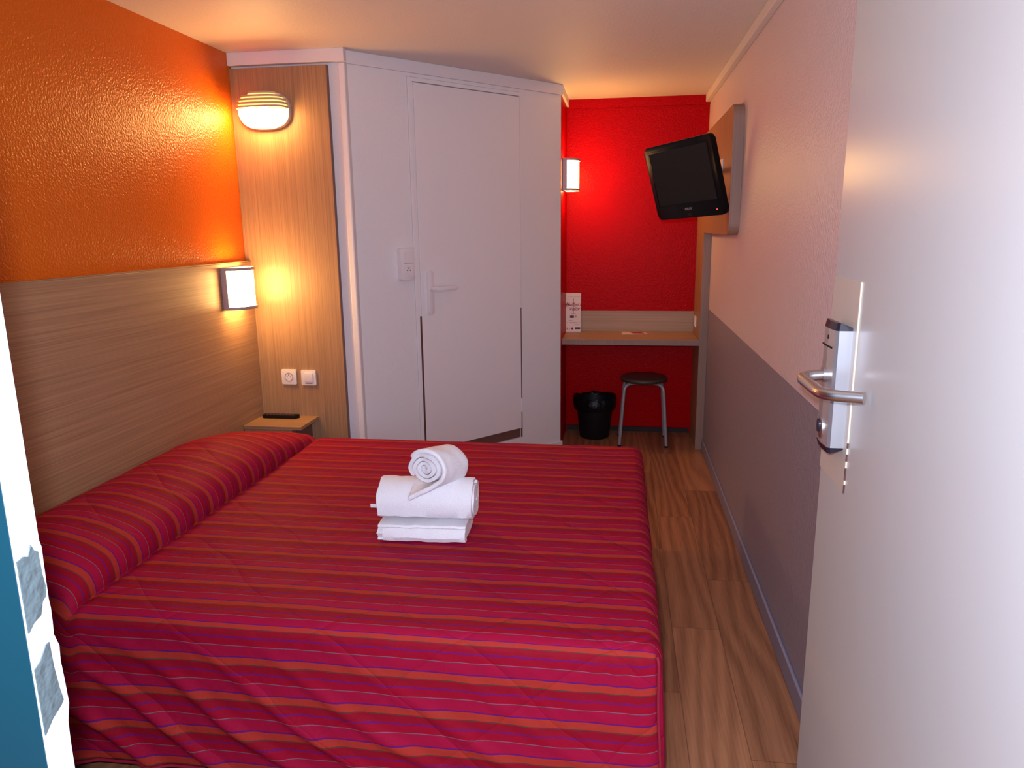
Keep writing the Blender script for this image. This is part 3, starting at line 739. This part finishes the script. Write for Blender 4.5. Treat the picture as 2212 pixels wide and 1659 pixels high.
# flat card on the desk
t = thing('desk_card', 'small flat card with a dark printed picture lying on the desk', 'card', (0.12, 5.12, 0.7405))
part('card', hexa(nb(), [(0.030, 5.06, 0.7408), (0.205, 5.09, 0.7408), (0.185, 5.17, 0.7408), (0.022, 5.19, 0.7408), (0.030, 5.06, 0.7425), (0.205, 5.09, 0.7425), (0.185, 5.17, 0.7425), (0.022, 5.19, 0.7425)]), M['paper'], t)
part('printed_picture', hexa(nb(), [(0.105, 5.10, 0.7426), (0.190, 5.10, 0.7426), (0.160, 5.165, 0.7426), (0.080, 5.165, 0.7426), (0.105, 5.10, 0.743), (0.190, 5.10, 0.743), (0.160, 5.165, 0.743), (0.080, 5.165, 0.743)]), M['inkred'], t)

# ---------------------------------------------------------------- stool
SX, SY = 0.180, 4.985
t = thing('stool', 'round-topped stool with grey bent tube legs standing under the desk', 'stool', (SX, SY, 0))
bm = lathe([(0, 0.466), (0.150, 0.466), (0.157, 0.462), (0.160, 0.455)], (SX, SY, 0), 48)
st = part('seat', lathe([(0, 0.436), (0.148, 0.436), (0.158, 0.441), (0.161, 0.449), (0.158, 0.459), (0.150, 0.4635), (0, 0.4645)], (SX, SY, 0), 48), M['stooledge'], t, smooth=True)
part('seat_top', bm, M['stoolseat'], t, smooth=True, label='dark brown seat top')
for k, (sy_, zz) in enumerate(((-1, 0.426), (1, 0.424))):
    for sx_ in (-1, 1):
        y0 = SY+sy_*0.04; y1 = SY+sy_*0.135
        pth = fillet([(SX+sx_*0.005, y0, zz), (SX+sx_*0.128, SY+sy_*0.085, zz), (SX+sx_*0.157, y1, 0.012)], 0.055, 8)
        lg = part('leg', tube(pth, 0.0105, 12), M['greyleg'], t, smooth=True)
        part('foot_cap', tube([(SX+sx_*0.157, y1, 0.0005), (SX+sx_*0.1575, y1, 0.010)], 0.0118, 12), M['blackm'], lg)

# ---------------------------------------------------------------- waste bin with liner
t = thing('waste_bin', 'black waste bin lined with a black plastic bag under the desk', 'bin', (-0.155, 5.085, 0))
CB = (-0.155, 5.085, 0)
part('bucket', lathe([(0, 0.001), (0.098, 0.001), (0.104, 0.008), (0.132, 0.272), (0.128, 0.272), (0.100, 0.012), (0, 0.012)], CB, 40), M['blackm'], t, smooth=True)
bm = nb(); rings = []
prof = [(0.100, 0.10), (0.126, 0.24), (0.138, 0.285), (0.147, 0.296), (0.152, 0.280), (0.153, 0.245), (0.147, 0.215), (0.140, 0.205)]
for q_, (r, z) in enumerate(prof):
    ring = []
    for k in range(64):
        a = 2*pi*k/64; wv_ = noise.noise(Vector((cos(a)*3, sin(a)*3, z*8)))*0.010*(1 if q_ > 1 else 0.3)+noise.noise(Vector((cos(a)*9, sin(a)*9, z*5)))*0.004
        ring.append(bm.verts.new((CB[0]+(r+wv_)*cos(a), CB[1]+(r+wv_)*sin(a), z+(wv_*1.4 if q_ > 1 else 0))))
    rings.append(ring)
for A, C in zip(rings, rings[1:]):
    for k in range(64): bm.faces.new((A[k], A[(k+1) % 64], C[(k+1) % 64], C[k]))
part('bin_liner', bm, M['bag'], t, smooth=True)

# ---------------------------------------------------------------- television
t = thing('television', 'black flat television tilted down on a wall arm above the desk', 'television', (0.5255, 4.09, 1.72))
tw, th_ = 0.536, 0.388
tc_ = Vector((0.311, 3.945, 1.697)); ya_, ti_, ro_ = 3.733, 0.275, 0.042
nrm = Vector((cos(ya_)*cos(ti_), sin(ya_)*cos(ti_), -sin(ti_)))
ra = Vector((-sin(ya_), cos(ya_), 0)); ua = nrm.cross(ra); ua = ua*(1 if ua.z > 0 else -1)
if ra.x < 0: ra = -ra
ra, ua = ra*cos(ro_)+ua*sin(ro_), -ra*sin(ro_)+ua*cos(ro_)
def tf(a, c, d): return tc_+ra*a+ua*c+nrm*d
bm = prism(rrect(tw, th_, 0.026, cx=0, cy=0), tf, -0.030, 0.0, bevel=0.006)
part('bezel', bm, M['black'], t, smooth=True)
bm = nb(); lo = [bm.verts.new(tf(a, c, -0.030)) for a, c in rrect(tw-0.012, th_-0.012, 0.024)]; hi = [bm.verts.new(tf(a*0.7, c*0.68, -0.060)) for a, c in rrect(tw-0.012, th_-0.012, 0.024)]
for i in range(len(lo)): bm.faces.new((lo[i], lo[(i+1) % len(lo)], hi[(i+1) % len(lo)], hi[i]))
bm.faces.new(lo); bm.faces.new(hi[::-1])
part('back_shell', bm, M['blackm'], t)
part('screen', prism(rrect(tw-0.075, th_-0.115, 0.003, cx=0, cy=0.022), tf, 0.0002, 0.0009), M['screen'], t)
bm = nb(); X0, X1, Z0, Z1 = -tw/2+0.030, tw/2-0.030, -th_/2+0.068, th_/2-0.026
for a, b_ in (((X0, Z0), (X1, Z0+0.0015)), ((X0, Z0), (X0+0.0015, Z1)), ((X1-0.0015, Z0), (X1, Z1)), ((X0, Z1-0.0015), (X1, Z1))):
    fbox(lambda u_, v_, d: tf(u_, v_, d), (a[0], a[1], 0.0002), (b_[0], b_[1], 0.0014), bm=bm)
part('screen_rim', bm, M['black'], t)
text('PHILIPS', 0.017, lambda a, c, d: tf(a, c-th_/2+0.046, d), 0.0006, M['logo'], t, name='brand_lettering', bold=0.0005)
part('standby_light', prism([(tw/2-0.052+0.003*cos(q_*pi/5), -th_/2+0.030+0.003*sin(q_*pi/5)) for q_ in range(10)], tf, 0.0002, 0.0012), M['led'], t, label='small glowing red light')
part('emblem', prism(rrect(0.034, 0.014, 0.006, cx=0, cy=-th_/2+0.018), tf, 0.0001, 0.0007), M['screen'], t)
back = tf(0.03, 0.03, -0.058); wall_pt = Vector((XD, 4.12, 1.75))
tk = thing('wall_bracket', 'grey metal swivel bracket between the laminate board and the television', 'bracket', (XD, 4.12, 1.69))
part('arm', tube([wall_pt+Vector((-0.004, 0, 0)), wall_pt+Vector((-0.045, 0, 0.0)), back], 0.013, 10), M['alu'], tk, smooth=True)
part('arm_plate', B(XD-0.005, XD-0.0005, 4.085, 4.155, 1.69, 1.81, bevel=0.001, seg=1), M['alu'], tk)
part('mount_plate', fbox(tf, (-0.02, -0.03, -0.066), (0.08, 0.09, -0.0602)), M['alu'], tk)

# ---------------------------------------------------------------- entrance door (door_1), open against the right wall
DX = 0.504; DY1 = 1.822; DY0 = 0.70
d1 = struct('door_1', B(DX, DX+0.042, DY0, DY1, 0.012, 2.05, bevel=0.002), M['doorp'], (DX, DY0, 0))
def df(a, c, d): return Vector((DX-d, a, c))     # a = Y, c = Z, d out of the door face
pl_ = part('cover_plate', fbox(lambda a, c, d: df(a, c, d), (1.628, 0.884, 0.0002), (DY1-0.001, 1.350, 0.0022)), M['plate'], d1)
bm = nb(); fbox(df, (1.6235, 1.00, 0.0), (1.6275, 1.350, 0.0032), bm=bm)
for z0, z1 in ((0.975, 0.988), (0.943, 0.958), (0.905, 0.914)): fbox(df, (1.6235, z0, 0.0), (1.6275, z1, 0.0032), bm=bm)
part('plate_edge', bm, M['cream'], pl_, label='bright cream edge line')
bm = nb(); fbox(df, (1.6237, 0.884, 0.0), (1.6274, 1.00, 0.0028), bm=bm)
part('plate_edge', bm, M['brown'], pl_, label='dark lower end of the edge line')
# lock body
Y0, Y1 = 1.652, 1.748
prof = [(Y0, 0.0022), (Y0, 0.030), (Y0+0.006, 0.036), ((Y0+Y1)/2, 0.039), (Y1-0.006, 0.036), (Y1, 0.030), (Y1, 0.0022)]
lk = part('lock_body', prism(prof, lambda a, c, d: df(a, d, c), 0.980, 1.243), M['alu'], d1)
bm = nb()
for z0, z1 in ((1.2432, 1.2600), (0.966, 0.9798)):
    sgn = 1 if z0 > 1.1 else -1
    a_, b_ = (z0, z1) if sgn > 0 else (z1, z0)
    lo = [bm.verts.new(df(y, a_, d+0.0006)) for y, d in prof]; hi = [bm.verts.new(df((y-(Y0+Y1)/2)*0.97+(Y0+Y1)/2, b_-sgn*(0.010 if d < 0.01 else 0.0), d*0.93)) for y, d in prof]
    for i in range(len(lo)): bm.faces.new((lo[i], lo[(i+1) % len(lo)], hi[(i+1) % len(lo)], hi[i]))
    bm.faces.new(lo); bm.faces.new(hi[::-1])
part('end_cap', bm, M['capdark'], lk, label='dark blue end caps')
part('card_slot', fbox(df, (1.672, 1.2015, 0.030), (1.742, 1.2055, 0.0392)), M['black'], lk)
part('indicator', prism([(1.700+0.004*cos(q_*pi/6), 1.224+0.005*sin(q_*pi/6)) for q_ in range(12)], df, 0.036, 0.0398), M['black'], lk)
part('deadbolt_ring', prism([(1.702+0.020*cos(q_*pi/12), 1.015+0.026*sin(q_*pi/12)) for q_ in range(24)], df, 0.037, 0.0415, bevel=0.001), M['steel'], lk, smooth=True)
part('deadbolt_knob', prism([(1.708+0.010*cos(q_*pi/12), 1.018+0.015*sin(q_*pi/12)) for q_ in range(24)], df, 0.0415, 0.0455), M['capdark'], lk)
pth = fillet([df(1.702, 1.138, 0.036), df(1.702, 1.132, 0.094), df(1.555, 1.124, 0.082), df(1.515, 1.127, 0.012)], 0.030, 8)
part('lever', tube(pth, 0.0125, 18), M['steel'], lk, smooth=True, label='brushed steel U-shaped lever')
part('lever_collar', tube([df(1.702, 1.138, 0.036), df(1.702, 1.138, 0.046)], 0.017, 20), M['steel'], lk, smooth=True)
for z in (0.4, 1.7):
    part('hinge', tube([(DX+0.02, DY0-0.008, z-0.05), (DX+0.02, DY0-0.008, z+0.05)], 0.008, 10), M['steel'], d1, smooth=True)

# ---------------------------------------------------------------- door frame post on the left of the doorway
FX = -0.6145; FY0, FY1 = 0.620, 0.654
fr_ = struct('trim_8', B(-0.716, FX-0.002, FY0, FY1, 0.0, 2.08), M['teal'], (-0.66, 0.63, 0))
ed = []
z = 0.0
random.seed(9)
bm = nb()
# ragged white paint skin over the edge of the post
segs = [0.0, 0.5, 0.90, 0.925, 0.945, 0.975, 1.0, 1.018, 1.035, 1.05, 1.066, 1.078, 1.125, 1.138, 1.146, 1.2, 2.08]
outs = [0.0, 0.0, 0.0, 0.001, 0.006, 0.005, 0.0035, 0.005, 0.0, 0.001, 0.0015, 0.0005, 0.0015, 0.002, 0.0, 0.0, 0.0]
prev = None
for z_, o_ in zip(segs, outs):
    ring = [bm.verts.new((FX-0.002, FY0+0.001, z_)), bm.verts.new((FX+0.0005, FY0+0.001, z_)), bm.verts.new((FX+0.0005, FY1+o_, z_)), bm.verts.new((FX-0.002, FY1+o_, z_))]
    if prev:
        for j in range(4): bm.faces.new((prev[j], prev[(j+1) % 4], ring[(j+1) % 4], ring[j]))
    else: bm.faces.new(ring)
    prev = ring
bm.faces.new(prev)
part('frame_edge', bm, M['jambw'], fr_, label='glossy white frame edge')
def jf(y, z_, d): return Vector((FX+0.0005+d, y, z_))
for pts_ in ([(FY0+0.001, 1.137), (FY0+0.010, 1.139), (FY0+0.016, 1.136), (FY0+0.021, 1.147), (FY0+0.024, 1.140), (FY0+0.029, 1.136), (FY0+0.030, 1.108), (FY0+0.032, 1.094), (FY0+0.030, 1.083), (FY0+0.025, 1.080), (FY0+0.020, 1.066), (FY0+0.010, 1.063), (FY0+0.001, 1.055)],
             [(FY0+0.001, 1.012), (FY0+0.010, 1.017), (FY0+0.020, 1.030), (FY0+0.025, 1.031), (FY0+0.026, 1.000), (FY0+0.029, 0.972), (FY0+0.032, 0.955), (FY0+0.028, 0.951), (FY0+0.014, 0.944), (FY0+0.001, 0.932)]):
    part('strike_plate', prism(pts_, jf, 0.0001, 0.0016), M['strike'], fr_, label='worn grey metal strike plate with ragged paint edge')
